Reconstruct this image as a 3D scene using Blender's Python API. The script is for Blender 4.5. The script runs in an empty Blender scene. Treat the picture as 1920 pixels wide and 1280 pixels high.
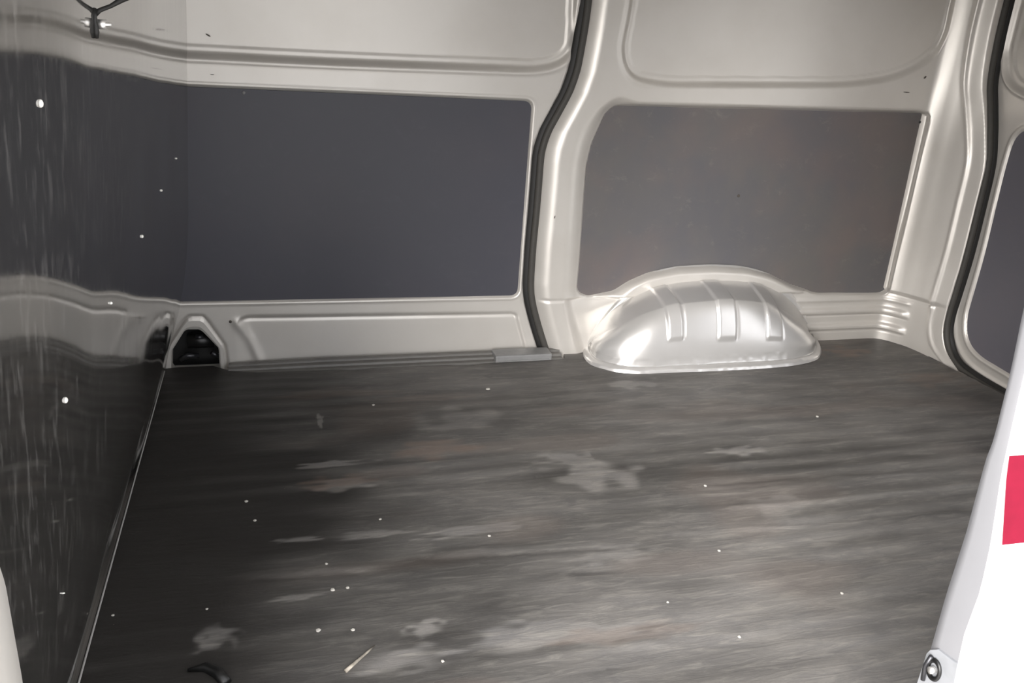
import bpy, bmesh, math, random
import numpy as np
from mathutils import Matrix, Vector, noise as mnoise

random.seed(7)
rng = np.random.default_rng(11)
scene = bpy.context.scene
COL = scene.collection

# ------------------------------------------------------------------ camera
FPX = 1606.0
CAM_H = 1.155
AW = np.array([-460.0, -640.0, FPX]); AW /= np.linalg.norm(AW)      # van width axis seen from the camera
AX = np.array([5940.0, -240.0, FPX]); AX -= AW * (AX @ AW); AX /= np.linalg.norm(AX)
AZ = -np.cross(AW, AX)
if AZ[1] > 0: AZ = -AZ
cam_d = bpy.data.cameras.new('camera'); cam = bpy.data.objects.new('camera', cam_d); COL.objects.link(cam)
cam_d.lens = 36.0 * FPX / 1920.0; cam_d.sensor_width = 36.0; cam_d.clip_start = 0.02
right = Vector((AX[0], AW[0], AZ[0])); down = Vector((AX[1], AW[1], AZ[1])); fwd = Vector((AX[2], AW[2], AZ[2]))
M = Matrix((( right[0], -down[0], -fwd[0]), (right[1], -down[1], -fwd[1]), (right[2], -down[2], -fwd[2])))
cam.matrix_world = Matrix.Translation((0, 0, CAM_H)) @ M.to_4x4()
scene.camera = cam

# ------------------------------------------------------------------ world and lights
world = bpy.data.worlds.new('world'); scene.world = world; world.use_nodes = True
wt = world.node_tree; wt.nodes.clear()
wo = wt.nodes.new('ShaderNodeOutputWorld'); bg = wt.nodes.new('ShaderNodeBackground')
bg.inputs[0].default_value = (0.96, 0.97, 1.0, 1); bg.inputs[1].default_value = .76
wt.links.new(bg.outputs[0], wo.inputs[0])
sun_d = bpy.data.lights.new('hazy_sun', 'SUN'); sun_d.energy = 2.7; sun_d.angle = math.radians(48); sun_d.color = (1, .965, .93)
sun = bpy.data.objects.new('hazy_sun', sun_d); COL.objects.link(sun)
sun.rotation_euler = Vector((.58, .80, -.36)).to_track_quat('-Z', 'Y').to_euler(); sun.location = (-3, -5, 3)
scene.view_settings.view_transform = 'Standard'
scene.view_settings.look = 'None'
scene.view_settings.gamma = 1.0
scene.view_settings.use_curve_mapping = False
scene.view_settings.exposure = 2.0

# ------------------------------------------------------------------ measuring the photograph
YW = 2.807            # inner face of the far side wall
XR = 2.49             # rear door plane
def ray(u, v):
    d = np.array([u - 960.0, v - 640.0, FPX]); return np.array([d @ AX, d @ AW, d @ AZ])
ORG = np.array([0, 0, CAM_H])
def on_floor(u, v, z=0.0):
    r = ray(u, v); return r * ((z - CAM_H) / r[2]) + ORG
def on_wall(u, v, y=YW):
    r = ray(u, v); return r * (y / r[1]) + ORG
def on_side(u, v, x):
    r = ray(u, v); return r * (x / r[0]) + ORG
def wall_pts(P, y=YW): return [tuple(on_wall(u, v, y)[[0, 2]]) for u, v in P]
def side_pts(P, x): return [tuple(on_side(u, v, x)[[1, 2]]) for u, v in P]

# ------------------------------------------------------------------ helpers
def sm(a, b, x):
    t = np.clip((x - a) / (b - a), 0, 1); return t * t * (3 - 2 * t)
def fillet(P, r, n=6):
    out = []; N = len(P); rs = r if hasattr(r, '__len__') else [r] * N
    for i in range(N):
        p = np.array(P[i], float); a = np.array(P[i - 1], float); b = np.array(P[(i + 1) % N], float)
        rr = rs[i]
        if rr <= 0: out.append(tuple(p)); continue
        da = min(rr, np.linalg.norm(a - p) * .48); db = min(rr, np.linalg.norm(b - p) * .48)
        A = p + (a - p) / (np.linalg.norm(a - p) + 1e-9) * da; B = p + (b - p) / (np.linalg.norm(b - p) + 1e-9) * db
        for k in range(n + 1):
            t = k / n; out.append(tuple((1 - t) ** 2 * A + 2 * t * (1 - t) * p + t * t * B))
    return out
def dist_line(X, Z, P, closed=False):
    D = np.full(X.shape, 1e9); S = np.zeros(X.shape)
    n = len(P); rg = range(n if closed else n - 1)
    for i in rg:
        ax, az = P[i]; bx, bz = P[(i + 1) % n]
        dx, dz = bx - ax, bz - az; L = dx * dx + dz * dz + 1e-12
        t = np.clip(((X - ax) * dx + (Z - az) * dz) / L, 0, 1)
        D = np.minimum(D, np.hypot(X - ax - t * dx, Z - az - t * dz))
    return D
def sdf(X, Z, P):
    D = dist_line(X, Z, P, True); ins = np.zeros(X.shape, bool); n = len(P)
    for i in range(n):
        ax, az = P[i]; bx, bz = P[(i + 1) % n]
        c = (az > Z) != (bz > Z)
        xi = (bx - ax) * (Z - az) / (bz - az + 1e-15) + ax
        ins ^= c & (X < xi)
    return np.where(ins, -D, D)
def xcurve(P, Z):                       # x of a curve given as (x, z) points, as a function of z
    q = sorted(P, key=lambda p: p[1]); return np.interp(Z, [p[1] for p in q], [p[0] for p in q])
def link(name, me, mat, parent=None):
    o = bpy.data.objects.new(name, me); COL.objects.link(o)
    if mat: me.materials.append(mat)
    if parent: o.parent = parent
    return o
def pydata(name, V, F, mat, parent=None, smooth=True):
    me = bpy.data.meshes.new(name); me.from_pydata([tuple(map(float, v)) for v in V], [], F); me.update()
    if smooth: me.polygons.foreach_set('use_smooth', [True] * len(me.polygons))
    return link(name, me, mat, parent)
def grid_mesh(name, P, mat, keep=None, parent=None, flip=False, solid=0.0):
    n, m = P.shape[:2]; idx = np.arange(n * m).reshape(n, m)
    q = np.stack([idx[:-1, :-1], idx[1:, :-1], idx[1:, 1:], idx[:-1, 1:]], -1).reshape(-1, 4)
    if keep is not None: q = q[keep.reshape(-1)]
    if flip: q = q[:, ::-1]
    used = np.unique(q); remap = np.zeros(n * m, int); remap[used] = np.arange(len(used)); q = remap[q]
    V = P.reshape(-1, 3)[used]
    me = bpy.data.meshes.new(name); me.vertices.add(len(V)); me.vertices.foreach_set('co', V.astype(np.float32).ravel())
    me.loops.add(q.size); me.loops.foreach_set('vertex_index', q.ravel().astype(np.int32))
    me.polygons.add(len(q)); me.polygons.foreach_set('loop_start', np.arange(0, q.size, 4, dtype=np.int32))
    me.update(); me.validate(); me.polygons.foreach_set('use_smooth', [True] * len(me.polygons)); me.update()
    o = link(name, me, mat, parent)
    o['_used'] = 0; del o['_used']
    return o, used
def prism(name, P3, vec, mat, parent=None, bevel=0.0):
    bm = bmesh.new(); vs = [bm.verts.new(p) for p in P3]; f = bm.faces.new(vs)
    r = bmesh.ops.extrude_face_region(bm, geom=[f]); nv = [g for g in r['geom'] if isinstance(g, bmesh.types.BMVert)]
    bmesh.ops.translate(bm, verts=nv, vec=vec)
    bmesh.ops.recalc_face_normals(bm, faces=bm.faces)
    if bevel > 0:
        bmesh.ops.bevel(bm, geom=[e for e in bm.edges if e.calc_face_angle(0) > 0.7], offset=bevel, segments=2, affect='EDGES', profile=0.6)
    me = bpy.data.meshes.new(name); bm.to_mesh(me); bm.free()
    return link(name, me, mat, parent)
def tube(name, pts, r, mat, parent=None, n=10, sx=1.0, cap=True, axis=None):
    pts = [Vector(p) for p in pts]; V = []; F = []
    rs = r if hasattr(r, '__len__') else [r] * len(pts)
    for i, p in enumerate(pts):
        t = (pts[min(i + 1, len(pts) - 1)] - pts[max(i - 1, 0)]).normalized()
        a = Vector(axis) if axis else (Vector((0, 0, 1)) if abs(t.z) < .9 else Vector((1, 0, 0)))
        b = t.cross(a).normalized(); a2 = b.cross(t).normalized()
        for k in range(n):
            th = 2 * math.pi * k / n; V.append(p + b * math.cos(th) * rs[i] * sx + a2 * math.sin(th) * rs[i])
    for i in range(len(pts) - 1):
        for k in range(n):
            F.append((i * n + k, i * n + (k + 1) % n, (i + 1) * n + (k + 1) % n, (i + 1) * n + k))
    if cap: F.append(tuple(range(n))[::-1]); F.append(tuple((len(pts) - 1) * n + k for k in range(n)))
    return pydata(name, V, F, mat, parent)
def box(name, a, b, mat, parent=None, bevel=0.0):
    bm = bmesh.new(); bmesh.ops.create_cube(bm, size=1)
    for v in bm.verts: v.co = Vector([(a[i] + b[i]) / 2 + v.co[i] * (b[i] - a[i]) for i in range(3)])
    if bevel: bmesh.ops.bevel(bm, geom=bm.edges[:], offset=bevel, segments=2, affect='EDGES', profile=0.7)
    me = bpy.data.meshes.new(name); bm.to_mesh(me); bm.free()
    return link(name, me, mat, parent)
def catmull(P, n):
    P = [np.array(p, float) for p in P]; Q = [2 * P[0] - P[1]] + P + [2 * P[-1] - P[-2]]; out = []
    T = np.linspace(0, len(P) - 1 - 1e-9, n)
    for t in T:
        i = int(t); f = t - i; a, b, c, d = Q[i:i + 4]
        out.append(.5 * ((2 * b) + (-a + c) * f + (2 * a - 5 * b + 4 * c - d) * f * f + (-a + 3 * b - 3 * c + d) * f ** 3))
    return np.array(out)
def tag(o, label=None, cat=None, group=None, kind=None):
    if label: o['label'] = label
    if cat: o['category'] = cat
    if group: o['group'] = group
    if kind: o['kind'] = kind
    return o
def empty(name, loc=(0, 0, 0)):
    o = bpy.data.objects.new(name, None); COL.objects.link(o); o.location = loc; return o
def vnoise(X, Y, sx, sy, seed=0):       # smooth value noise, cell size sx by sy
    g = np.random.default_rng(seed).random((257, 257))
    a = X / sx + 1000; b = Y / sy + 1000; i = np.floor(a).astype(int); j = np.floor(b).astype(int)
    f = a - i; h = b - j; f = f * f * (3 - 2 * f); h = h * h * (3 - 2 * h); i %= 256; j %= 256
    return (g[i, j] * (1 - f) + g[i + 1, j] * f) * (1 - h) + (g[i, j + 1] * (1 - f) + g[i + 1, j + 1] * f) * h

# ------------------------------------------------------------------ materials
def newmat(name):
    m = bpy.data.materials.new(name); m.use_nodes = True; nt = m.node_tree
    return m, nt, nt.nodes['Principled BSDF']
def nz(nt, scale, detail=4, stretch=(1, 1, 1), rough=.55, dist=0.0):
    tc = nt.nodes.new('ShaderNodeTexCoord'); mp = nt.nodes.new('ShaderNodeMapping'); mp.inputs['Scale'].default_value = stretch
    n = nt.nodes.new('ShaderNodeTexNoise'); n.inputs['Scale'].default_value = scale; n.inputs['Detail'].default_value = detail
    n.inputs['Roughness'].default_value = rough; n.inputs['Distortion'].default_value = dist
    nt.links.new(tc.outputs['Object'], mp.inputs[0]); nt.links.new(mp.outputs[0], n.inputs[0]); return n.outputs[0]
def ramp(nt, src, stops):
    r = nt.nodes.new('ShaderNodeValToRGB'); e = r.color_ramp.elements
    while len(e) < len(stops): e.new(.5)
    for k, (p, c) in enumerate(stops): e[k].position = p; e[k].color = (*c, 1) if len(c) == 3 else c
    nt.links.new(src, r.inputs[0]); return r.outputs[0]
def mixc(nt, fac, a, b, mode='MIX'):
    m = nt.nodes.new('ShaderNodeMix'); m.data_type = 'RGBA'; m.blend_type = mode
    for s, i in ((fac, 0), (a, 6), (b, 7)):
        if hasattr(s, 'is_output'): nt.links.new(s, m.inputs[i])
        elif i == 0: m.inputs[0].default_value = s
        else: m.inputs[i].default_value = (*s, 1)
    return m.outputs[2]
def bump(nt, bs, src, strength=.2, dist=.002):
    b = nt.nodes.new('ShaderNodeBump'); b.inputs['Strength'].default_value = strength; b.inputs['Distance'].default_value = dist
    nt.links.new(src, b.inputs['Height']); nt.links.new(b.outputs[0], bs.inputs['Normal'])
def paint(name, c, dark, metallic=.42, rough=.41, amt=.5):
    m, nt, bs = newmat(name)
    n1 = nz(nt, 3.5, 5); n2 = nz(nt, 90, 3)
    col = mixc(nt, ramp(nt, n1, [(.42, (0, 0, 0)), (.75, (amt, amt, amt))]), c, dark)
    col = mixc(nt, ramp(nt, n2, [(.74, (0, 0, 0)), (.82, (.25, .25, .25))]), col, (.25, .22, .18))
    nt.links.new(col, bs.inputs['Base Color']); bs.inputs['Metallic'].default_value = metallic
    bs.inputs['Roughness'].default_value = rough
    bump(nt, bs, nz(nt, 14, 2), .12, .003)
    return m
def plain(name, c, rough=.5, metallic=0.0, spec=.5):
    m, nt, bs = newmat(name)
    col = mixc(nt, ramp(nt, nz(nt, 40, 4), [(.4, (0, 0, 0)), (.8, (.4, .4, .4))]), c, tuple(x * .6 for x in c))
    nt.links.new(col, bs.inputs['Base Color']); bs.inputs['Roughness'].default_value = rough
    bs.inputs['Metallic'].default_value = metallic; bs.inputs['Specular IOR Level'].default_value = spec
    return m
SILVER = paint('silver_paint', (.60, .575, .54), (.50, .47, .43))
SILVER_ARCH = paint('silver_paint_wheel_arch', (.64, .63, .62), (.52, .51, .49), .6, .30, .6)
ROOF = paint('roof_paint', (.74, .72, .69), (.66, .64, .61), .2, .5)
WHITE = plain('white_body_paint', (.86, .84, .80), .3)
RED = plain('red_stripe_film', (.15, .005, .019), .7, 0.0, .1)
RUBBER = plain('black_rubber', (.009, .0085, .008), .6)
RUBBER_BULB = plain('grey_black_rubber', (.048, .045, .040), .65)
BLACK = plain('black_plastic', (.006, .006, .006), .4)
DARKSTEEL = plain('dark_steel', (.05, .05, .055), .3, .6)
ZINC = plain('zinc_steel', (.75, .74, .72), .3, .8)
SILL = plain('grey_plastic_sill', (.125, .12, .112), .5)
SILL2 = plain('light_grey_plastic_cap', (.20, .20, .20), .42)
SCREW = plain('pale_screw_head', (.85, .84, .80), .4, .1)
MARK = plain('dark_scuff', (.07, .06, .05), .7)
CRUMB = plain('white_crumb', (.5, .48, .44), .8)
CONCRETE = plain('pale_concrete', (.60, .585, .56), .85)

def lining(name, base, scuff, amount):
    m, nt, bs = newmat(name)
    n1 = nz(nt, 2.6, 6, (1, 1, 1), .65, .4); n2 = nz(nt, 11, 8, (1, 1, 1.2), .8, .5); n4 = nz(nt, 3.4, 3, (1, 1, 1), .5); n3 = nz(nt, 200, 2)
    c = mixc(nt, ramp(nt, n1, [(.4, (0, 0, 0)), (.72, (amount, amount, amount))]), base, scuff)
    c = mixc(nt, ramp(nt, n2, [(.56, (0, 0, 0)), (.8, (min(1, amount * 1.1),) * 3)]), c, tuple(min(1, x * 1.45) for x in scuff))
    c = mixc(nt, ramp(nt, n4, [(.5, (0, 0, 0)), (.68, (amount * .5,) * 3)]), c, (scuff[0] * 1.2, scuff[1] * 1.0, scuff[2] * 1.0))
    nt.links.new(c, bs.inputs['Base Color']); bs.inputs['Roughness'].default_value = .46
    bs.inputs['Specular IOR Level'].default_value = .4
    bump(nt, bs, n3, .08, .001); return m
LINING_CLEAN = lining('charcoal_lining', (.056, .056, .070), (.070, .070, .080), .25)
LINING_SCUFF = lining('scuffed_charcoal_lining', (.098, .095, .102), (.125, .115, .106), .8)

# bulkhead: smooth dark sheet, polished enough to mirror the wall beside it
BULK, nt, bs = newmat('dark_polished_sheet')
n1 = nz(nt, 6, 5, (1, 6, .5), .7); n2 = nz(nt, 70, 4, (1, 1.0, .22), .7)
c = mixc(nt, ramp(nt, n2, [(.50, (0, 0, 0)), (.72, (.4, .4, .4))]), (.28, .27, .26), (.46, .45, .43))
nt.links.new(c, bs.inputs['Base Color']); 
nt.links.new(ramp(nt, n2, [(.52, (.94,) * 3), (.72, (.78,) * 3)]), bs.inputs['Metallic'])
r = ramp(nt, n1, [(.35, (.05, .05, .05)), (.8, (.13, .13, .13))]); nt.links.new(r, bs.inputs['Roughness'])
bump(nt, bs, nz(nt, 2.2, 2, (1, 1.6, .5)), .10, .01)

# ------------------------------------------------------------------ structure: ground, ceiling
def slab(name, a, b, mat): return box(name, a, b, mat)
tag(slab('ground', (-14, -14, -.72), (16, 16, -.62), CONCRETE), 'pale concrete yard under the van', 'ground', kind='structure')
tag(slab('ceiling', (-1.2, .80, 1.40), (2.62, 3.0, 1.44), ROOF), 'silver painted inside of the van roof', 'roof', kind='structure')
tag(slab('floor', (-.40, .84, -.05), (2.52, 2.86, -.014), SILVER), 'painted steel load floor under the rubber mat', 'floor', kind='structure')

# ------------------------------------------------------------------ far side: contours read off the photograph
SEAL1 = wall_pts([(1098.5, 0), (1092, 49), (1085.5, 88), (1077, 131), (1063, 171), (1044, 207), (1024, 244), (1013, 276),
                  (1009, 300), (1006, 340), (1001, 400), (995, 463), (991, 532), (994, 566), (1004, 606), (1016, 645)])
SEAL1 = [(.997, 1.42)] + SEAL1 + [(.955, -.03)]
win1 = fillet([(-.9, 1.5)] + wall_pts([(-200, 85), (350, 105), (600, 118), (1030, 134), (1082, 100), (1083, 0)]) + [(.965, 1.5)], [0, 0, .1, .1, .11, .06, 0.02, 0])
lin1 = fillet(wall_pts([(350, 160), (985, 187), (1001, 200), (999, 240), (973, 540), (960, 556), (345, 568)]), [.01, .01, .012, .02, .02, .015, .005])
lin1 = fillet([(-.42, .226), (-.42, .905), tuple(wall_pts([(1000, 188)])[0]), tuple(wall_pts([(972, 556)])[0])], [.004, .004, .03, .03])
press1 = fillet([(-.155, -.3), (-.145, .168), tuple(wall_pts([(968, 588)])[0]), tuple(wall_pts([(985, 650)])[0]), (.90, -.3)], [.01, .05, .02, .02, .01])
press0 = fillet([(-.42, -.3), (-.42, .168), (-.40, .168), (-.385, -.3)], .01)
hex_o = wall_pts([(355, 595), (379, 595), (386, 602), (419, 648), (424, 684), (425, 705), (308, 705), (309, 682), (318, 645), (348, 600)])
hex_i = wall_pts([(350, 617), (374, 617), (381, 622), (410, 652), (413, 698), (321, 698), (322, 658), (345, 621)])
hex_c = wall_pts([(347, 611), (377, 611), (416, 650), (419, 702), (315, 702), (317, 655)])

g = 0.005
# sliding door ------------------------------------------------------
xs = np.arange(-.44, 1.02, g); zs = np.arange(-.06, 1.42, g); X, Z = np.meshgrid(xs, zs, indexing='ij')
off = np.zeros(X.shape)
d = sdf(X, Z, win1); off += .016 * sm(.004, -.016, d) + .003 * sm(-.030, -.034, d) - .0035 * np.exp(-((d - .010) / .006) ** 2)
d = sdf(X, Z, lin1); off += .010 * sm(.003, -.003, d) - .003 * np.exp(-((d - .006) / .004) ** 2)
d = sdf(X, Z, press1); off += (.008 * sm(.004, -.008, d) + .007 * np.exp(-((d + .002) / .006) ** 2) * sm(.13, .15, Z)) * sm(-.15, -.09, X)
d = dist_line(X, Z, [(-.135, .15), (-.10, .09), (-.07, .01)]); off -= .006 * np.exp(-(d / .014) ** 2)
d = sdf(X, Z, hex_o); off += .011 * np.exp(-((d - .001) / .0048) ** 2)
ds = X - xcurve(SEAL1, Z); off += .014 * sm(-.030, -.010, ds)
# upper body leans gently inboard
off += -.012 * sm(.95, 1.42, Z) + .0015 * (vnoise(X, Z, .25, .2, 3) - .5)
P = np.stack([X, YW + off, Z], -1)
Xc = (X[:-1, :-1] + X[1:, 1:]) / 2; Zc = (Z[:-1, :-1] + Z[1:, 1:]) / 2
keep = (Xc < xcurve(SEAL1, Zc) + .004) & ~(sdf(Xc, Zc, hex_c) < 0)
door1, _ = grid_mesh('door_1', P, SILVER, keep)
tag(door1, 'silver painted inner skin of the sliding door on the far side', 'door', kind='structure')

# hole frame and what shows inside
def ring(name, A, B, ya, yb, mat, parent):
    A = np.array(A); B = np.array(B); n = len(A); V = []; F = []
    loops = [(A, ya + .004), (A * .75 + B * .25, ya), (A * .25 + B * .75, ya), (B, ya + .003), (B, yb)]
    for L, y in loops: V += [(p[0], y, p[1]) for p in L]
    for l in range(len(loops) - 1):
        for k in range(n): F.append((l * n + k, l * n + (k + 1) % n, (l + 1) * n + (k + 1) % n, (l + 1) * n + k))
    return pydata(name, V, F, mat, parent, False)
def resample(P, n, closed=True):
    P = np.array(P); Q = np.vstack([P, P[:1]]); L = np.r_[0, np.cumsum(np.hypot(*np.diff(Q, axis=0).T))]
    t = np.linspace(0, L[-1], n, endpoint=False); return np.stack([np.interp(t, L, Q[:, 0]), np.interp(t, L, Q[:, 1])], -1)
cx = sum(p[0] for p in hex_i) / len(hex_i); cz = sum(p[1] for p in hex_i) / len(hex_i)
def radial(P, n=48):
    out = []
    for k in range(n):
        a = 2 * math.pi * k / n; dx, dz = math.cos(a), math.sin(a); best = 0
        for i in range(len(P)):
            ax, az = P[i][0] - cx, P[i][1] - cz; bx, bz = P[(i + 1) % len(P)][0] - cx, P[(i + 1) % len(P)][1] - cz
            den = dx * (bz - az) - dz * (bx - ax)
            if abs(den) < 1e-12: continue
            t = (ax * (bz - az) - az * (bx - ax)) / den; s = (ax * dz - az * dx) / den
            if t > 0 and -1e-6 <= s <= 1 + 1e-6: best = max(best, t)
        out.append((cx + dx * best, cz + dz * best))
    return out
ring('hole_frame', radial(fillet(hex_o, .008)), radial(fillet(hex_i, .004)), YW - .004, YW + .05, SILVER, door1)
hp = radial(fillet(hex_c, .002)); n = len(hp)
V = [(p[0], YW + .012, p[1]) for p in hp] + [(p[0], YW + .085, p[1]) for p in hp]
F = [(k, (k + 1) % n, n + (k + 1) % n, n + k) for k in range(n)] + [tuple(range(n, 2 * n))]
pydata('hole_lining', V, F, BLACK, door1, False)
tube('roller', [(-.30, YW + .05, .075), (-.215, YW + .05, .075)], .026, BLACK, door1, 16)
tube('roller_pin', [(-.272, YW + .035, .092), (-.248, YW + .035, .092)], .009, DARKSTEEL, door1, 10)
tube('bracket', [(-.325, YW + .045, .012), (-.30, YW + .03, .03), (-.27, YW + .045, .02)], .010, DARKSTEEL, door1, 8)
tube('bracket', [(-.20, YW + .045, .012), (-.225, YW + .035, .035)], .009, DARKSTEEL, door1, 8)
def disc(name, p, nrm, r, h, mat, parent=None, n=12):
    p = Vector(p); nrm = Vector(nrm).normalized()
    return tube(name, [p - nrm * h, p, p + nrm * h * .6, p + nrm * h], [r, r, r * .8, r * .35], mat, parent, n)
for (u, v) in ((432, 603),):
    disc('plug', on_wall(u, v, YW - .001), (0, -1, 0), .005, .003, MARK, door1)

# far side wall between the two seals: follows a plan that turns the rear corner ----
FOOT = [(.80, YW), (1.6, YW), (2.35, YW), (2.375, 2.80), (2.41, 2.765), (2.445, 2.70), (2.468, 2.62), (2.478, 2.54), (2.483, 2.46), (2.485, 2.36)]
Fp = []
Fa = np.array(FOOT)
LL = np.r_[0, np.cumsum(np.hypot(*np.diff(Fa, axis=0).T))]
ss = np.arange(.80, .80 + LL[-1], g)
def foot(s):
    t = np.clip(s - .80, 0, LL[-1]); x = np.interp(t, LL, Fa[:, 0]); y = np.interp(t, LL, Fa[:, 1]); return x, y
fx, fy = foot(ss)
ker = np.ones(9) / 9
fxs = fx.copy(); fys = fy.copy()
fxs[4:-4] = np.convolve(fx, ker, 'valid'); fys[4:-4] = np.convolve(fy, ker, 'valid')
tx = np.gradient(fxs); ty = np.gradient(fys); tl = np.hypot(tx, ty); nx_, ny_ = -ty / tl, tx / tl     # outward (away from load space)
def s_of_y(y):      # path position on the rear return for a given y
    return np.interp(-np.asarray(y), -fys[::-1][::-1], ss) if False else np.interp(-np.asarray(y), -fys, ss)
S2 = [(float(s_of_y(y)), z) for y, z in [(2.663, 1.42), (2.663, 1.306), (2.662, 1.174), (2.648, 1.034), (2.619, .945), (2.59, .859), (2.56, .75), (2.557, .6), (2.556, .413), (2.564, .259), (2.568, .178), (2.56, .104), (2.524, .041), (2.462, .003), (2.42, -.02), (2.40, -.06)]]
S2 = [tuple(p) for p in catmull(S2, 120)]
win2 = fillet([(1.155, 1.5)] + wall_pts([(1174, 30), (1160, 100), (1178, 145), (1240, 157), (1590, 158), (1690, 140), (1765, 85), (1782, 0)]) + [(2.39, 1.5)], [0, .03, .05, .05, .05, .12, .12, .1, .05, 0])
lin2 = fillet(wall_pts([(1152, 198), (1736, 212), (1737, 222), (1662, 542), (1650, 549), (1530, 549), (1482, 533), (1440, 512), (1395, 500), (1335, 496), (1270, 499), (1215, 511), (1178, 527), (1150, 545), (1100, 555), (1082, 545), (1088, 480), (1093, 400), (1100, 310), (1110, 268), (1135, 212)]), .018)
S, Z = np.meshgrid(ss, zs, indexing='ij')
x1 = xcurve(SEAL1, Z); d1 = S - x1; d2 = xcurve(S2, Z) - S
dl = sdf(S, Z, lin2); dw = sdf(S, Z, win2)
isr = S > 1.8
prot = .034 * np.sin(np.clip((d1 - .008) / .062, 0, 1) * np.pi / 2) ** 1.2 * np.sin(np.clip((d2 + .0) / .19, 0, 1) * np.pi / 2) ** .8
lw = .040 - .022 * sm(.86, .90, Z) * sm(1.12, 1.2, S) * sm(2.42, 2.36, S) + .035 * sm(1.30, 1.10, S) * sm(.92, .80, Z) - .02 * sm(.36, .27, Z) * sm(1.05, 1.15, S)
lw = np.where(S > 2.2, lw + (.009 - lw) * sm(2.30, 2.375, S), lw); 
plate = np.clip(dl / lw, 0, 1); plate = plate * (2 - plate)
wl = .022 + .010 * sm(1.35, 1.15, S); pw = np.clip((dw + .004) / wl, 0, 1); pw = pw * pw * (3 - 2 * pw)
low = sm(.215, .20, Z)
off = -prot * plate * (.72 + .28 * pw) * (1 - .55 * low * sm(.11, .16, d1)) 
off += .008 * sm(.003, -.003, dl) - .002 * np.exp(-((dl - .006) / .004) ** 2)
off += -.003 * np.exp(-((dw - .008) / .006) ** 2) + .0085 * sm(.003, -.009, dw) + .002 * sm(-.022, -.026, dw)
# ridge beside rear seal
off -= .007 * np.exp(-((d2 - .062) / .009) ** 2) * sm(.16, .2, Z) + .005 * np.exp(-((d2 - .06) / .010) ** 2) * low
# seam above sill zone
seam = .207 - .012 * sm(2.35, 2.5, S) - .0 * S
off += .005 * np.exp(-((Z - seam) / .0035) ** 2) * sm(.02, .05, d1) * sm(.03, .05, d2)
# pressed steps in the rear lower corner
mk = sm(1.92, 1.96, S) * sm(2.50, 2.46, S)
for zc in (.112, .044):
    off += mk * (-.010 * (sm(zc - .002, zc + .004, Z) * sm(zc + .034, zc + .020, Z)) + .004 * np.exp(-((Z - zc) / .004) ** 2))
off += mk * -.006 * np.exp(-((Z - .172) / .006) ** 2)
off += .010 * sm(.020, .004, d1) + .0012 * (vnoise(S, Z, .2, .2, 5) - .5)
s2 = xcurve(S2, Z); over = np.clip(S - s2, 0, .035); Sc = np.minimum(S, s2)     # the sheet ends at the seal and turns back behind it
px_ = np.interp(Sc, ss, fxs) + off * np.interp(Sc, ss, nx_) + over * 1.2; py_ = np.interp(Sc, ss, fys) + off * np.interp(Sc, ss, ny_)
P = np.stack([px_, py_, Z], -1)
c1 = (d1[:-1, :-1] + d1[1:, 1:]) / 2; c2 = (d2[:-1, :-1] + d2[1:, 1:]) / 2
kp = (c1 > -.004) & (c2 > -.030); isp = int(np.argmin(abs(ss - 2.40)))
ka = kp.copy(); ka[isp:] = False; kb = kp.copy(); kb[:isp] = False
wallb, _ = grid_mesh('wall_back', P, SILVER, ka)
corner, _ = grid_mesh('trim_2', P, SILVER, kb)
tag(corner, 'silver painted rear corner pillar beside the rear door seal', 'pillar', kind='structure')
def true_normals(o, k):
    gn = np.cross(np.gradient(P, axis=0), np.gradient(P, axis=1)); gn /= np.linalg.norm(gn, axis=2)[:, :, None]
    idx = np.arange(P.shape[0] * P.shape[1]).reshape(P.shape[:2])
    q = np.stack([idx[:-1, :-1], idx[1:, :-1], idx[1:, 1:], idx[:-1, 1:]], -1).reshape(-1, 4)[k.reshape(-1)]
    o.data.normals_split_custom_set_from_vertices([tuple(v) for v in gn.reshape(-1, 3)[np.unique(q)]])
true_normals(wallb, ka); true_normals(corner, kb)
tag(wallb, 'silver painted far side of the van with pressed pillars around wheel arch', 'wall', kind='structure')

# lining panels -----------------------------------------------------
def wall_panel(name, P, y, mat, th=.004, clipx=None):
    return prism(name, [(x, y, z) for x, z in P], (0, th, 0), mat, None, .0008)
def inset(P, d):
    bm = bmesh.new(); f = bm.faces.new([bm.verts.new((x, 0, z)) for x, z in P]); f.normal_update()
    bmesh.ops.inset_region(bm, faces=[f], thickness=d, use_even_offset=True)
    q = [(v.co.x, v.co.z) for v in f.verts]; bm.free(); return q
p1 = fillet([(-.40, .2295), (-.40, .9015), tuple(np.array(wall_pts([(1000, 188)])[0]) + (-.004, -.004)), tuple(np.array(wall_pts([(972, 556)])[0]) + (-.004, .004))], [.002, .002, .028, .028])
o = wall_panel('lining_panel', p1, YW + .003, LINING_CLEAN)
tag(o, 'clean plain charcoal lining panel on the far door beside the bulkhead', 'panel')
o2 = wall_panel('lining_panel', inset(lin2, .003), YW + .0025, LINING_SCUFF)
tag(o2, 'scuffed brownish charcoal lining panel arched over the wheel arch', 'panel')
def screw(parent, p, nrm, r=.0045, mat=SCREW, name='screw'):
    return disc(name, p, nrm, r, .0018, mat, parent, 10)
screw(o2, on_wall(1385, 367, YW + .0015), (0, -1, 0), .0055, MARK)
screw(o2, on_wall(1725, 229, YW + .0015), (0, -1, 0), .005, BLACK)
screw(o, on_wall(457, 174, YW + .002), (0, -1, 0), .005, SILL2)

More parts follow.
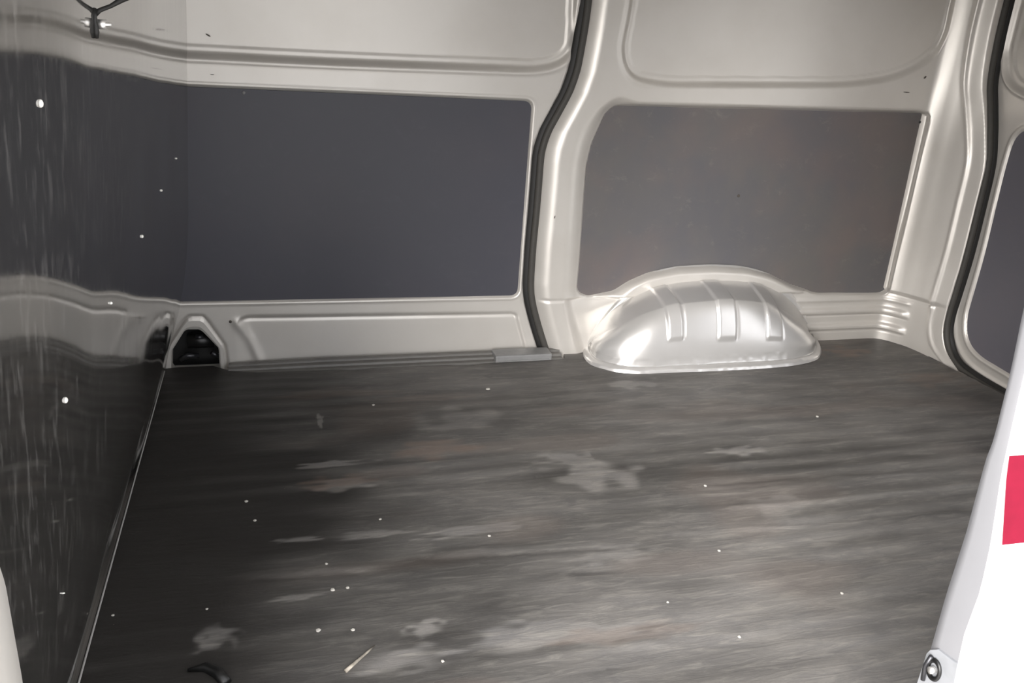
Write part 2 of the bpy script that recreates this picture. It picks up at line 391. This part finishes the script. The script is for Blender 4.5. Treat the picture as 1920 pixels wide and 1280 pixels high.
# seals --------------------------------------------------------------
SHIFT1 = .008
def seal(name, pts3, nrm, label, w, r, shift):
    root = empty(name, pts3[0]); tag(root, label, 'seal')
    V = []; F = []; ns = [Vector(n) for n in nrm]; pts = [Vector(p) for p in pts3]
    lat = []
    for i, p in enumerate(pts):
        t = (pts[min(i + 1, len(pts) - 1)] - pts[max(i - 1, 0)]).normalized(); b = t.cross(ns[i]).normalized(); lat.append(b)
        for a, h in ((-w, .006), (-w * .9, -.004), (w * .9, -.004), (w, .006)):
            V.append(p + b * a - ns[i] * h)
    for i in range(len(pts) - 1):
        for k in range(3): F.append((i * 4 + k, i * 4 + k + 1, (i + 1) * 4 + k + 1, (i + 1) * 4 + k))
    base = pydata('seal_channel', V, F, RUBBER)
    V = []; F = []; n = 12
    for i, p in enumerate(pts):
        b = lat[i]; c = p + b * shift + ns[i] * .006
        for k in range(n):
            th = 2 * math.pi * k / n; V.append(c + b * math.cos(th) * r + ns[i] * math.sin(th) * r * .9)
    for i in range(len(pts) - 1):
        for k in range(n): F.append((i * n + k, i * n + (k + 1) % n, (i + 1) * n + (k + 1) % n, (i + 1) * n + k))
    bulb = pydata('seal_bulb', V, F, RUBBER_BULB)
    for o in (base, bulb): o.parent = root; o.matrix_parent_inverse = Matrix.Translation(-pts[0])
    return root
q = catmull(SEAL1[::-1], 120)
seal('weather_seal', [(x, YW + .004, z) for x, z in q], [(0, -1, 0)] * len(q), 'black rubber door seal curving down beside the wheel arch pillar', .0215, .0125, SHIFT1)
q = catmull([(y, z) for y, z in [(2.663, 1.42), (2.663, 1.306), (2.662, 1.174), (2.648, 1.034), (2.619, .945), (2.59, .859), (2.563, .75), (2.557, .6), (2.556, .413), (2.564, .259), (2.568, .178), (2.556, .104), (2.52, .045), (2.462, .008), (2.38, -.006), (2.25, -.012), (2.0, -.014), (1.6, -.014)]][::-1], 150)
seal('weather_seal', [(XR + .006, y, z) for y, z in q], [(-.8, -.6 * min(1, max(0, (z - .02) * 12)), .0) for y, z in q], 'black rubber rear door seal bending round the rear floor corner', .022, .013, -.004)

# rear door ------------------------------------------------------------
XD = XR + .022
ys = np.arange(1.62, 2.70, g); Yg, Z = np.meshgrid(ys, np.arange(-.08, 1.42, g), indexing='ij')
lin3 = fillet(side_pts([(1918, 243), (1899, 262), (1882, 320), (1844, 480), (1812, 592), (1811, 625), (1820, 650), (1840, 670), (1892, 701)], XD) + [(1.70, -.02), (1.70, .70), (2.40, .875)], [.02, .04, .05, .05, .03, .03, .03, .03, .02, .03, .03, .03])
win3 = fillet(side_pts([(1905, 0), (1881, 95), (1883, 142), (1896, 164), (1922, 180)], XD) + [(1.70, .97), (1.70, 1.5), (2.58, 1.5)], [.02, .03, .03, .03, .03, .03, 0, 0])
d3 = sdf(Yg, Z, lin3); d4 = sdf(Yg, Z, win3)
off = .010 * sm(.003, -.003, d3) - .006 * np.exp(-((d3 - .010) / .007) ** 2) + .014 * sm(.0, -.016, d4) - .006 * np.exp(-((d4 - .006) / .006) ** 2) + .006 * sm(-.03, -.034, d4)
off -= .006 * np.exp(-((d3 - .055) / .008) ** 2) * sm(.5, .3, Z)
P = np.stack([XD + off, Yg, Z], -1)
door2, _ = grid_mesh('door_2', P, SILVER, None)
tag(door2, 'silver painted inner skin of the closed rear door leaf at right', 'door', kind='structure')
o3 = prism('lining_panel', [(XD + .004, y, z) for y, z in inset(lin3, .003)], (.004, 0, 0), lining('charcoal_lining_lit', (.115, .112, .130), (.13, .125, .14), .3), None, .0008)  # same lining as the other panels, lightened to paint in the light on it
tag(o3, 'bluish charcoal lining panel, painted lighter as lit, with rounded corner on the rear door', 'panel')

# ------------------------------------------------------------------ wheel arch
def W3(P, y): return [on_wall(u, v, y) for u, v in P]
C0 = catmull([on_floor(*p) for p in [(1093, 656), (1094, 668), (1105, 682), (1128, 691), (1160, 698), (1205, 701), (1260, 699), (1320, 697), (1380, 694), (1440, 690), (1490, 685), (1525, 677), (1538, 668), (1540, 655), (1532, 638)]], 121)
base_in = []
C0c = np.array([1.58, 2.80, 0])
def toward(Cu, k, dz):   # shrink an outline toward the arch's middle on the wall, and lift it
    out = Cu.copy(); cxy = np.array([1.58, 2.83]); dv = cxy - out[:, :2]; L = np.linalg.norm(dv, axis=1)[:, None]
    out[:, :2] += dv / L * k; out[:, 2] = dz; return out
xc0 = C0[:, 0]
B1 = toward(C0, .004, .010); B2 = toward(C0, .020, .021); B3 = toward(C0, .027, .017); B4 = toward(C0, .030, .035)
# top edge of the face, shelf crease, outer edge on the wall, matched station by station
top = [(1.105, 2.79, .02), (1.112, 2.745, .075), (1.128, 2.70, .115), (1.155, 2.66, .150), (1.20, 2.635, .185), (1.27, 2.615, .222), (1.37, 2.605, .250), (1.49, 2.60, .262), (1.60, 2.60, .262), (1.70, 2.605, .250), (1.79, 2.625, .222), (1.88, 2.66, .175), (1.955, 2.69, .115), (2.01, 2.73, .06), (2.05, 2.785, .012)]
cre = [(1.100, 2.80, .02), (1.112, 2.79, .06), (1.135, 2.785, .10), (1.17, 2.782, .145), (1.225, 2.78, .19), (1.30, 2.778, .23), (1.39, 2.776, .256), (1.49, 2.775, .266), (1.60, 2.775, .267), (1.71, 2.776, .260), (1.81, 2.778, .238), (1.90, 2.78, .195), (1.98, 2.785, .13), (2.03, 2.79, .07), (2.062, 2.80, .012)]
outr = [(1.083, YW, .0), (1.103, YW, .045), (1.130, YW, .095), (1.163, YW, .150), (1.203, YW, .208), (1.272, YW, .268), (1.37, YW, .308), (1.48, YW, .322), (1.60, YW, .324), (1.72, YW, .313), (1.83, YW, .282), (1.93, YW, .228), (2.00, YW, .160), (2.05, YW, .08), (2.092, YW, .0)]
top = [(x, y + .036 * min(1, z / .2), z - .024 * min(1, z / .15)) for x, y, z in top]
cre = [(x, y, z + .004 * min(1, z / .15)) for x, y, z in cre]
TP = catmull(top, 121); CR = catmull(cre, 121); OU = catmull(outr, 121)
OU[:, 1] = YW - .002
rows = [C0, B1, B2, B3, B4]
def bez(A, B, C, D, n):
    for k in range(1, n + 1):
        t = k / n; yield (1 - t) ** 3 * A + 3 * t * (1 - t) ** 2 * B + 3 * t * t * (1 - t) * C + t ** 3 * D
# face from base to the top edge, bellied outward
Aa = B4.copy(); up = np.array([0, 0, 1.0])
H = TP[:, 2:3] - B4[:, 2:3]
belly1 = B4 + np.hstack([np.zeros((121, 2)), H * .55]); 
belly2 = TP + (B4 - TP) * np.array([.42, .42, 0]) - np.hstack([np.zeros((121, 2)), H * .12])
rows += list(bez(B4, belly1, belly2, TP, 22))
SH = CR + (TP - CR) * .25
rows += list(bez(TP, TP + (CR - TP) * .2 + up * .003, TP + (CR - TP) * .7 + up * .004, CR, 10))
IN = OU.copy(); IN[:, 1] = YW - .006; IN = IN + (CR - OU) * .28 * np.array([1, 0, 1])
rows += list(bez(CR, CR + (OU - CR) * np.array([.1, .0, .25]), OU + (CR - OU) * np.array([.6, .9, .5]), OU + (CR - OU) * np.array([.25, .35, .25]), 8))
rows += list(bez(rows[-1], OU, OU, OU, 4))
R = np.array(rows)                       # rows x 121 x 3
# smooth along the rows a little, resample along the arch for the pressed ribs
t0 = np.linspace(0, 1, 121); t1 = np.linspace(0, 1, 420)
Rf = np.stack([np.stack([np.interp(t1, t0, R[i, :, c]) for c in range(3)], -1) for i in range(len(R))])
k5 = np.ones(9) / 9
for i in range(len(Rf)):
    for c in range(3): Rf[i, 4:-4, c] = np.convolve(Rf[i, :, c], k5, 'valid')
r0 = np.linspace(0, len(Rf) - 1, len(Rf)); r1 = np.linspace(0, len(Rf) - 1, 150)
Rr = np.stack([np.stack([np.interp(r1, r0, Rf[:, j, c]) for c in range(3)], -1) for j in range(420)], 1)
gu = np.gradient(Rr, axis=0); gv = np.gradient(Rr, axis=1); N = np.cross(gu, gv); N /= np.linalg.norm(N, axis=2)[:, :, None] + 1e-9
if N[50, 210] @ np.array([0, -1, .2]) < 0: N = -N
rr = r1[:, None] * np.ones((1, 420))
Xr = Rr[:, :, 0] - (Rr[:, :, 1] - 2.58) * .0
band = np.zeros(rr.shape)
for xa, xb, r_lo, r_hi in ((1.328, 1.382, 9.5, 37), (1.523, 1.592, 8.5, 37), (1.724, 1.785, 8.5, 37)):
    band += sm(xa - .008, xa + .004, Xr) * sm(xb + .006, xb - .006, Xr) * sm(r_lo, r_lo + 2.0, rr) * sm(r_hi, r_hi - 2.5, rr)
    band += -.35 * np.exp(-((Xr - xb - .006) / .006) ** 2) * sm(r_lo, r_lo + 2, rr) * sm(r_hi, r_hi - 3, rr)
lump = (vnoise(Xr, Rr[:, :, 2] + Rr[:, :, 1], .02, .02, 9) - .5) * .002 * (rr < 5)
Rr = Rr + N * (band * .0075 + lump)[:, :, None]
arch, _ = grid_mesh('wheel_arch', Rr, SILVER_ARCH)
tag(arch, 'bright silver domed wheel arch with three pressed ribs on the floor', 'wheel arch')

# ------------------------------------------------------------------ bulkhead at left
BX = [(-.06, -.388), (0, -.375), (.05, -.361), (.10, -.346), (.16, -.328), (.22, -.311), (.35, -.285), (.5, -.267), (.7, -.254), (.9, -.241), (1.1, -.230), (1.42, -.214)]
BXs = catmull(BX, 60)
def bulk_x(z): return np.interp(z, BXs[:, 0], BXs[:, 1])
def bulk_full(y, z):
    z1 = np.maximum(z, .25)
    return (bulk_x(z) - .008 * sm(1.2, .8, y) + .003 + .026 * (z1 - .6) * sm(2.6, 1.6, y) * (1 - .5 * sm(1.2, .75, y))
            + .006 * (z1 - .55) * np.sin(y * 13 + .6) * sm(1.0, .75, z) * sm(2.7, 2.3, y))
yb = np.linspace(.64, 2.86, 220); zb = np.linspace(-.03, 1.41, 145); Yb, Zb = np.meshgrid(yb, zb, indexing='ij')
Xb = bulk_full(Yb, Zb) + .0006 * (vnoise(Yb, Zb, .3, .6, 21) - .5)
P = np.stack([Xb, Yb, Zb], -1)
wl_, _ = grid_mesh('wall_left', P, BULK)
tag(wl_, 'dark polished bulkhead sheet mirroring the silver and charcoal side wall', 'partition', kind='structure')
sol = wl_.modifiers.new('thick', 'SOLIDIFY'); sol.thickness = .01; sol.offset = -1
tube('edge_strip', [(bulk_x(.010) + .0045, y, .009) for y in np.linspace(.8, 2.76, 30)], .0020, plain('dull_aluminium', (.42, .41, .40), .5, .1), wl_, 8)
tube('corner_bead', [(bulk_x(z) + .001, YW - .004, z) for z in np.linspace(.005, 1.40, 30)], .0016, plain('grey_sealant', (.22, .215, .20), .6), wl_, 8)
def bulk_hit(u, v):
    z = .6; y = 1.5
    for _ in range(30):
        p = on_side(u, v, float(bulk_full(y, z))); y, z = .5 * y + .5 * float(p[1]), .5 * z + .5 * float(p[2])
    return p
for u, v, r in ((75, 194, .0065), (302, 357, .0042), (266, 443, .0050), (122, 750, .0060), (207, 568, .0035), (330, 297, .0035), (462 - 345, 1112, .0015)):
    p = bulk_hit(u, v); screw(wl_, (p[0] + .0012, p[1], p[2]), (1, 0, 0), r * .62)
# bolt with nut through the bulkhead
pb = bulk_hit(179, 45); bx, by, bz = pb
bolt = tube('bolt', [(bx - .002, by, bz), (bx + .019, by, bz)], .0026, ZINC, wl_, 12)
tube('nut', [(bx + .0035, by, bz), (bx + .0125, by, bz)], .0068, ZINC, bolt, 6)
tube('washer', [(bx + .0003, by, bz), (bx + .0022, by, bz)], .0088, DARKSTEEL, bolt, 18)
st = empty('hanging_strap', pb); tag(st, 'thin black strap hooked over the bolt high on the bulkhead', 'strap')
def strap_piece(name, pts, r):
    o = tube(name, pts, r, BLACK, None, 8); o.parent = st; o.matrix_parent_inverse = Matrix.Translation(-Vector(pb)); return o
strap_piece('strap', [(bx + .100, by, bz + .072), (bx + .055, by, bz + .041), (bx + .034, by, bz + .031), (bx + .020, by, bz + .0225), (bx + .007, by, bz + .017), (bx + .001, by, bz + .012)], [.0042, .0042, .0036, .0026, .0028, .0035])
strap_piece('hook', [(bx + .001, by - .003, bz + .018), (bx + .001, by - .009, bz + .010), (bx + .001, by - .009, bz + .003), (bx + .001, by - .008, bz - .009), (bx + .001, by - .006, bz - .017)], [.0034, .0034, .0022, .0042, .002])
for o_ in st.children: o_.data.materials[0] = RUBBER

# ------------------------------------------------------------------ near side: front pillar and rear quarter
PZ = np.linspace(-.75, 1.42, 60)
def column(name, outline, mat, zs_, shift):   # outline: closed list of (x, y); shift(z) -> (dx, dy)
    n = len(outline); V = []; F = []
    for z in zs_:
        dx, dy = shift(z); V += [(x + dx, y + dy, z) for x, y in outline]
    for i in range(len(zs_) - 1):
        for k in range(n): F.append((i * n + k, i * n + (k + 1) % n, (i + 1) * n + (k + 1) % n, (i + 1) * n + k))
    return pydata(name, V, F, mat)
oc = fillet([(-.62, .66), (-.282, .66), (-.262, .75), (-.268, .79), (-.31, .83), (-.62, .83)], [.02, .03, .02, .012, .02, .02])
tr = column('trim_1', oc, SILVER, PZ, lambda z: (float(np.interp(z, [-.6, .1, .48, .72, 1.1, 1.42], [-.06, -.02, .002, .003, -.025, -.04])), 0))
tag(tr, 'silver painted front door pillar at the left edge', 'pillar', kind='structure')

XJ = .95
JI = [on_side(u, v, XJ) for u, v in [(1926, 560), (1919, 578), (1894, 700), (1880, 755), (1864, 821), (1848, 862), (1811, 1000), (1774, 1114), (1744, 1220), (1726, 1280)]][::-1]
JO = [on_side(u, v, XJ) for u, v in [(1960, 560), (1934, 660), (1910, 760), (1880, 894), (1860, 1024), (1841, 1110), (1811, 1191), (1791, 1280)]][::-1]
def y_in(z): return float(np.interp(z, [p[2] for p in JI], [p[1] for p in JI]))
def y_out(z): return float(np.interp(z, [p[2] for p in JO], [p[1] for p in JO])) - .002
zq = np.linspace(-.75, 1.42, 90)
jam_rows = []
for z in zq:
    a, b = y_in(z), y_out(z)
    jam_rows.append([(2.60, a + .03, z), (XJ + .10, a + .025, z), (XJ + .03, a + .012, z), (XJ + .006, a + .003, z), (XJ, a, z), (XJ, a * .75 + b * .25, z), (XJ, a * .4 + b * .6, z), (XJ + .001, b + .006, z)])
wf, _ = grid_mesh('wall_front', np.array(jam_rows), paint('silver_paint_dimmed', (.30, .30, .315), (.25, .25, .265), .3, .5), flip=True)  # same silver as the interior, darkened in colour to offset the strong light here
tag(wf, 'silver door jamb and white painted rear quarter at the right edge', 'wall', kind='structure')
ext = []
for z in zq:
    b = y_out(z); ext.append([(XJ + .001, b + .006, z), (XJ + .0015, b + .002, z), (XJ + .005, b, z), (XJ + .012, b - .001, z), (XJ + .3, b - .006, z), (2.60, b - .006, z)])
ex, _ = grid_mesh('outer_skin', np.array(ext), WHITE, parent=wf, flip=True)
ex['label'] = 'white painted outer skin'
r_ = []
ye = y_out(.5)
pt = on_wall(1909, 865, ye); pl_ = on_wall(1877, 1020, ye); zt, xt, zl, xl = float(pt[2]), float(pt[0]), float(pl_[2]), float(pl_[0])
for z in np.linspace(zl, zt, 12):
    f = (z - zl) / (zt - zl); b = y_out(z); x0 = xl + (xt - xl) * f
    r_.append([(x0, b - .0025, z), (x0 + .1, b - .0045, z), (XJ + .31, b - .0085, z), (2.58, b - .0085, z)])
rs, _ = grid_mesh('red_stripe', np.array(r_), RED, parent=wf, flip=True); rs['label'] = 'red stripe film on the white skin'
# door catch at the foot of the jamb
def jp(u, v):    # point on the jamb face
    return on_side(u, v, XJ)
pl = [jp(*p) for p in [(1741, 1224), (1748, 1217), (1762, 1216), (1800, 1245), (1790, 1300), (1716, 1300)]]
cp = prism('catch_plate', [(XJ - .004, p[1], p[2]) for p in pl], (.006, 0, 0), plain('grey_zinc_plate', (.36, .37, .39), .4, .3), wf, .001)
pc = jp(1757, 1254)
th = np.linspace(0, 2 * math.pi, 25)
V = []; F = []
for i in range(24):
    a = th[i]
    for k in range(8):
        b = 2 * math.pi * k / 8; rad = .0115 + .0032 * math.cos(b)
        V.append((XJ - .006 + .003 * math.sin(b), pc[1] + rad * math.cos(a), pc[2] + 1.35 * rad * math.sin(a)))
for i in range(24):
    for k in range(8): F.append((i * 8 + k, i * 8 + (k + 1) % 8, ((i + 1) % 24) * 8 + (k + 1) % 8, ((i + 1) % 24) * 8 + k))
pydata('catch_ring', V, F, BLACK, cp)
tube('catch_pin', [(XJ - .002, pc[1], pc[2]), (XJ - .014, pc[1], pc[2])], .0055, ZINC, cp, 12)
tube('catch_hook', [(XJ - .008, pc[1] + .012, pc[2] - .03), (XJ - .009, pc[1] + .014, pc[2] - .004), (XJ - .008, pc[1] + .009, pc[2] + .018)], .0035, DARKSTEEL, cp, 8)

# ------------------------------------------------------------------ sill strip at the door foot
sill = empty('sill_strip', (0, 2.76, 0)); tag(sill, 'grey stepped plastic sill strip along the sliding door foot', 'sill')
xs_ = np.linspace(-.17, .99, 90)
prof = [(2.70, -.010), (2.724, -.004), (2.728, .002), (2.748, .003), (2.751, .010), (2.772, .011), (2.775, .017), (2.794, .018), (2.797, .012), (2.80, -.03)]
Pg = np.array([[(x, y, z * (1 if z < 0 else (.75 + .25 * min(1, (x + .17) / .3)))) for y, z in prof] for x in xs_])
so, _ = grid_mesh('strip', Pg, SILL); so.parent = sill; so.matrix_parent_inverse = Matrix.Translation((0, -2.76, 0)); so.data.polygons.foreach_set('use_smooth', [False] * len(so.data.polygons))
a = on_wall(927, 664, 2.74)
cb = box('end_cap', (.735, 2.722, -.010), (.945, 2.792, .0245), SILL2, None, .006); cb.parent = sill; cb.matrix_parent_inverse = Matrix.Translation((0, -2.76, 0)); cb['label'] = 'raised lighter grey end cap'
cr_ = box('cap_rib', (.752, 2.719, -.004), (.935, 2.7225, .006), SILL2, cb, .0015)

# ------------------------------------------------------------------ floor mat
XA, XB = -.374, 2.47
gx = np.arange(XA, XB + .001, .004)
back = np.array([(XA, 2.802), (-.22, 2.802), (-.165, 2.752), (-.08, 2.730), (.10, 2.726), (.19, 2.722), (.222, 2.712), (.262, 2.712), (.303, 2.722), (.45, 2.722), (.575, 2.718), (.60, 2.700), (.65, 2.698), (.69, 2.718), (.80, 2.722), (.98, 2.720), (1.0, 2.74), (1.012, 2.80), (2.30, 2.80), (2.36, 2.79), (2.42, 2.755), (2.45, 2.70), (2.462, 2.62), (2.468, 2.52), (2.47, 2.42)])
yb_ = np.interp(gx, back[:, 0], back[:, 1]); yb_[(gx > 2.46)] = 2.44
tt = np.r_[np.linspace(0, .97, 430), np.linspace(.972, 1, 22)]
GX, T = np.meshgrid(gx, tt, indexing='ij'); GY = .87 + (yb_[:, None] - .87) * T
ribm = sm(.35, .85, vnoise(GX, GY, .7, .2, 31)) * .75 + .9 * sm(.8, 1.3, GX) * sm(2.2, 1.9, GY) * sm(1.35, 1.6, GY)
wob = GY + .012 * (vnoise(GX, GY, .5, .3, 32) - .5) * 2 - .006 * GX
ph = 2 * np.pi * wob / .072
rib = np.sin(ph)
Zm = .0012 * rib * ribm * sm(-.30, .0, GX)
Zm += .007 * (vnoise(GX, GY, .7, .16, 33) - .5) + .0025 * (vnoise(GX, GY, .22, .08, 34) - .5) + .0006 * (vnoise(GX, GY, .06, .03, 35) - .5)
def crease(P, w, a, side=.0):
    global Zm
    Q = [tuple(on_floor(*p)[:2]) for p in P]; d = dist_line(GX, GY, Q)
    Zm = Zm + a * .6 * np.exp(-(d / (w * 1.15)) ** 2) * sm(.2, .7, vnoise(GX, GY, .13, .09, int(P[0][0]))) * sm(.0, .12, np.hypot(GX - Q[0][0], GY - Q[0][1])) * sm(.0, .12, np.hypot(GX - Q[-1][0], GY - Q[-1][1]))
crease([(400, 1086), (560, 1078), (700, 1068), (745, 1055), (900, 1040), (1080, 1030), (1240, 1022)], .010, -.004)
crease([(400, 1078), (560, 1070), (700, 1060), (745, 1045), (900, 1030), (1080, 1022)], .014, .005)
crease([(420, 1215), (600, 1190), (760, 1175)], .016, -.006)
crease([(1000, 1075), (1200, 1070), (1300, 1085), (1410, 1100)], .012, -.004)
crease([(700, 835), (718, 855), (720, 885)], .006, -.005)
crease([(560, 815), (420, 820)], .012, -.004)
crease([(1200, 962), (1500, 942), (1850, 905)], .009, .004)
crease([(1210, 1000), (1500, 985), (1850, 955)], .009, .0035)
crease([(1180, 928), (1500, 900), (1850, 878)], .008, .003)
crease([(820, 1250), (1000, 1230), (1200, 1205), (1500, 1180)], .014, .004)
edge = sm(.05, .0, yb_[:, None] - GY); Zm += .004 * edge * (GX < 1.0)
Zm = Zm * sm(XA - .0, XA + .05, GX) + .001
lastc = T > .9995
Zm = np.where(lastc, Zm - .012, Zm)
P = np.stack([GX, GY, Zm], -1)
MAT, nt, bs = newmat('dusty_rubber_mat')
at = nt.nodes.new('ShaderNodeAttribute'); at.attribute_name = 'dust_shade'; at2 = nt.nodes.new('ShaderNodeAttribute'); at2.attribute_name = 'tint'
fine = nz(nt, 7, 8, (.6, 1.6, 1), .72, .9); fine2 = nz(nt, 30, 6, (.30, 2.0, 1), .72, .6); spk = nz(nt, 160, 2)
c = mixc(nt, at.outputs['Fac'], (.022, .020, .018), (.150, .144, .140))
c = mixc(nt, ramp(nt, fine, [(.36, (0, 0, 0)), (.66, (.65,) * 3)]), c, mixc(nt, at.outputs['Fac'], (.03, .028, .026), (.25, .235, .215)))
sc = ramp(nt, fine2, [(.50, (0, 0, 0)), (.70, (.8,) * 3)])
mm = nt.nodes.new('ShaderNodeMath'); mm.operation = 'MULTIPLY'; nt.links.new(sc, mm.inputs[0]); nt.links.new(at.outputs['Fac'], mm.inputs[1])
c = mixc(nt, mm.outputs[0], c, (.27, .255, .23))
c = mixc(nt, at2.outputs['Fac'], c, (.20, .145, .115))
c = mixc(nt, ramp(nt, spk, [(.76, (0, 0, 0)), (.80, (.5,) * 3)]), c, (.30, .28, .25))
nt.links.new(c, bs.inputs['Base Color']); bs.inputs['Roughness'].default_value = .55; bs.inputs['Specular IOR Level'].default_value = .4
bump(nt, bs, fine2, .5, .003)
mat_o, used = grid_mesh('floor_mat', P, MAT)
tag(mat_o, 'dusty scuffed dark grey ribbed rubber mat covering the load floor', 'mat')
dust_shade = sm(-.22, .65, GX + .22 * (vnoise(GX, GY, .3, .25, 41) - .5)) * .44 + .12 * sm(.3, 1.8, GX) + .30 * sm(.0, 1.0, GX) * sm(1.9, 1.1, GY) + .45 * (vnoise(GX, GY, .40, .16, 42) - .45) * sm(-.2, .1, GX) + .32 * (vnoise(GX, GY, .14, .05, 43) - .5) * sm(-.2, .1, GX)  # patchy dust, with the shade beside the bulkhead painted in as a darker left
dust_shade += .12 * rib * ribm
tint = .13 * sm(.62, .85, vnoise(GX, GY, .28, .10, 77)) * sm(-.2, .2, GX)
def patch(u, v, rx, ry, a, kind='d', sd=50):
    global dust_shade, tint
    p = on_floor(u, v); d = np.hypot((GX - p[0]) / rx, (GY - p[1]) / ry) + .9 * (vnoise(GX, GY, rx * .35, ry * .35, sd) - .5)
    k = a * 1.3 * sm(1.0, .35, d)
    if kind == 'd': dust_shade = dust_shade + k
    else: tint = tint + k
for i, (u, v, rx, ry, a) in enumerate([(870, 785, .16, .10, .35), (1120, 890, .16, .10, .5), (1060, 860, .10, .04, .5), (900, 995, .16, .025, .7), (1150, 1188, .14, .035, .8), (1000, 1190, .14, .05, .5), (620, 870, .12, .02, .6), (640, 910, .12, .04, .4), (1160, 1040, .12, .035, .5), (700, 1000, .10, .02, .4), (800, 1180, .05, .03, .6), (1470, 950, .10, .06, .35), (1180, 720, .12, .05, .45), (600, 790, .012, .05, .7), (560, 1120, .07, .012, .5), (560, 1010, .07, .012, .6), (760, 1240, .12, .04, .5), (400, 1200, .05, .04, .5), (1380, 845, .10, .03, .5)]):
    patch(u, v, rx, ry, a, 'd', 60 + i)
for i, (u, v, rx, ry, a) in enumerate([(820, 845, .14, .07, .35), (640, 905, .12, .04, .3), (620, 740, .25, .05, .15), (1590, 660, .12, .06, .4), (1760, 710, .2, .08, .25), (1160, 1190, .16, .04, .2), (800, 745, .2, .03, .15)]):
    patch(u, v, rx, ry, a, 't', 90 + i)
for nm, A in (('dust_shade', dust_shade), ('tint', tint)):
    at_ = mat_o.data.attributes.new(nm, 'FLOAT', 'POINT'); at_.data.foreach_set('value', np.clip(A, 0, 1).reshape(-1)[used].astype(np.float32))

def mat_z(x, y):
    i = int(np.clip(round((x - XA) / .004), 0, len(gx) - 1)); j = int(np.argmin(abs(GY[i] - y))); return float(Zm[i, j])
# crumbs on the mat -----------------------------------------------------
bm = bmesh.new(); bmesh.ops.create_icosphere(bm, subdivisions=2, radius=1)
for v in bm.verts: v.co *= 1 + .3 * (mnoise.noise(v.co * 1.7)); v.co.z *= .6
cme = bpy.data.meshes.new('crumb'); bm.to_mesh(cme); bm.free(); cme.materials.append(CRUMB)
for u, v, r in [(624, 1107, .0048), (652, 1103, .0036), (597, 1184, .0048), (662, 1183, .0042), (462, 941, .0048), (1322, 912, .0045), (1578, 1113, .0036), (612, 1056, .0034), (917, 1006, .0036), (700, 760, .0045), (915, 729, .006), (713, 974, .0034), (1348, 1033, .0038), (1532, 781, .005), (1252, 1129, .003), (388, 1142, .0026), (212, 1154, .003), (830, 1240, .0036), (1386, 1195, .0034), (478, 976, .004)]:
    p = on_floor(u, v); o = bpy.data.objects.new('crumb', cme); COL.objects.link(o)
    o.location = (p[0], p[1], mat_z(p[0], p[1]) + r * .35); o.scale = (r * random.uniform(.8, 1.3), r, r * .8); o.rotation_euler.z = random.uniform(0, 3)
    tag(o, 'tiny pale crumb of dirt lying on the dusty rubber mat', 'crumb', 'pale crumbs on the rubber mat')
# twig and rubber scrap near the bottom edge
a = on_floor(648, 1262); b = on_floor(702, 1215); mid_ = (a + b) / 2
TW, nt, bs = newmat('dry_twig'); tg = nz(nt, 30, 3)
nt.links.new(ramp(nt, tg, [(.35, (.05, .04, .03)), (.65, (.42, .38, .32))]), bs.inputs['Base Color']); bs.inputs['Roughness'].default_value = .8
tw = tube('twig', [(p[0], p[1], mat_z(p[0], p[1]) + .003) for p in (a, a * .6 + b * .4, a * .3 + b * .7 + np.array([.004, .003, 0]), b)], [.004, .003, .0022, .0012], TW, None, 7)
tag(tw, 'short dry twig lying on the mat near the bottom edge', 'twig')
p0 = on_floor(352, 1262); p1_ = on_floor(385, 1256); p2 = on_floor(425, 1285)
sc_ = tube('rubber_scrap', [(p[0], p[1], mat_z(p[0], p[1]) + .004) for p in (p0, p1_, (p1_ + p2) / 2 + np.array([.004, .004, 0]), p2)], [.003, .009, .011, .010], BLACK, None, 10)
tag(sc_, 'curved black rubber scrap on the mat at the lower left', 'scrap')

# scuff marks on the painted skins ---------------------------------------
def scuff(parent, u, v, w, h, ang, y):
    p = on_wall(u, v, y); n = 8
    pts = [(p[0] + w * math.cos(2 * math.pi * k / n) * math.cos(ang) - h * math.sin(2 * math.pi * k / n) * math.sin(ang), y, p[2] + w * math.cos(2 * math.pi * k / n) * math.sin(ang) + h * math.sin(2 * math.pi * k / n) * math.cos(ang)) for k in range(n)]
    prism('scuff', pts, (0, .0012, 0), MARK, parent)
yw1 = YW + .012; yw2 = YW + .006
for q in ((390, 66, .008, .002, -.5), (398, 140, .006, .001, 0)): scuff(door1, *q, yw1 if q[1] < 100 else YW - .002)
for q in ((1455, 70, .013, .0018, .7), (1266, 33, .004, .002, .3), (1618, 72, .010, .001, 0)): scuff(wallb, *q, yw2)
for q in ((1700, 173, .014, .0014, 0), (1735, 145, .006, .003, .9)): scuff(wallb, *q, YW - .036)
scuff(wallb, 1040, 407, .006, .002, 1.3, YW - .034)
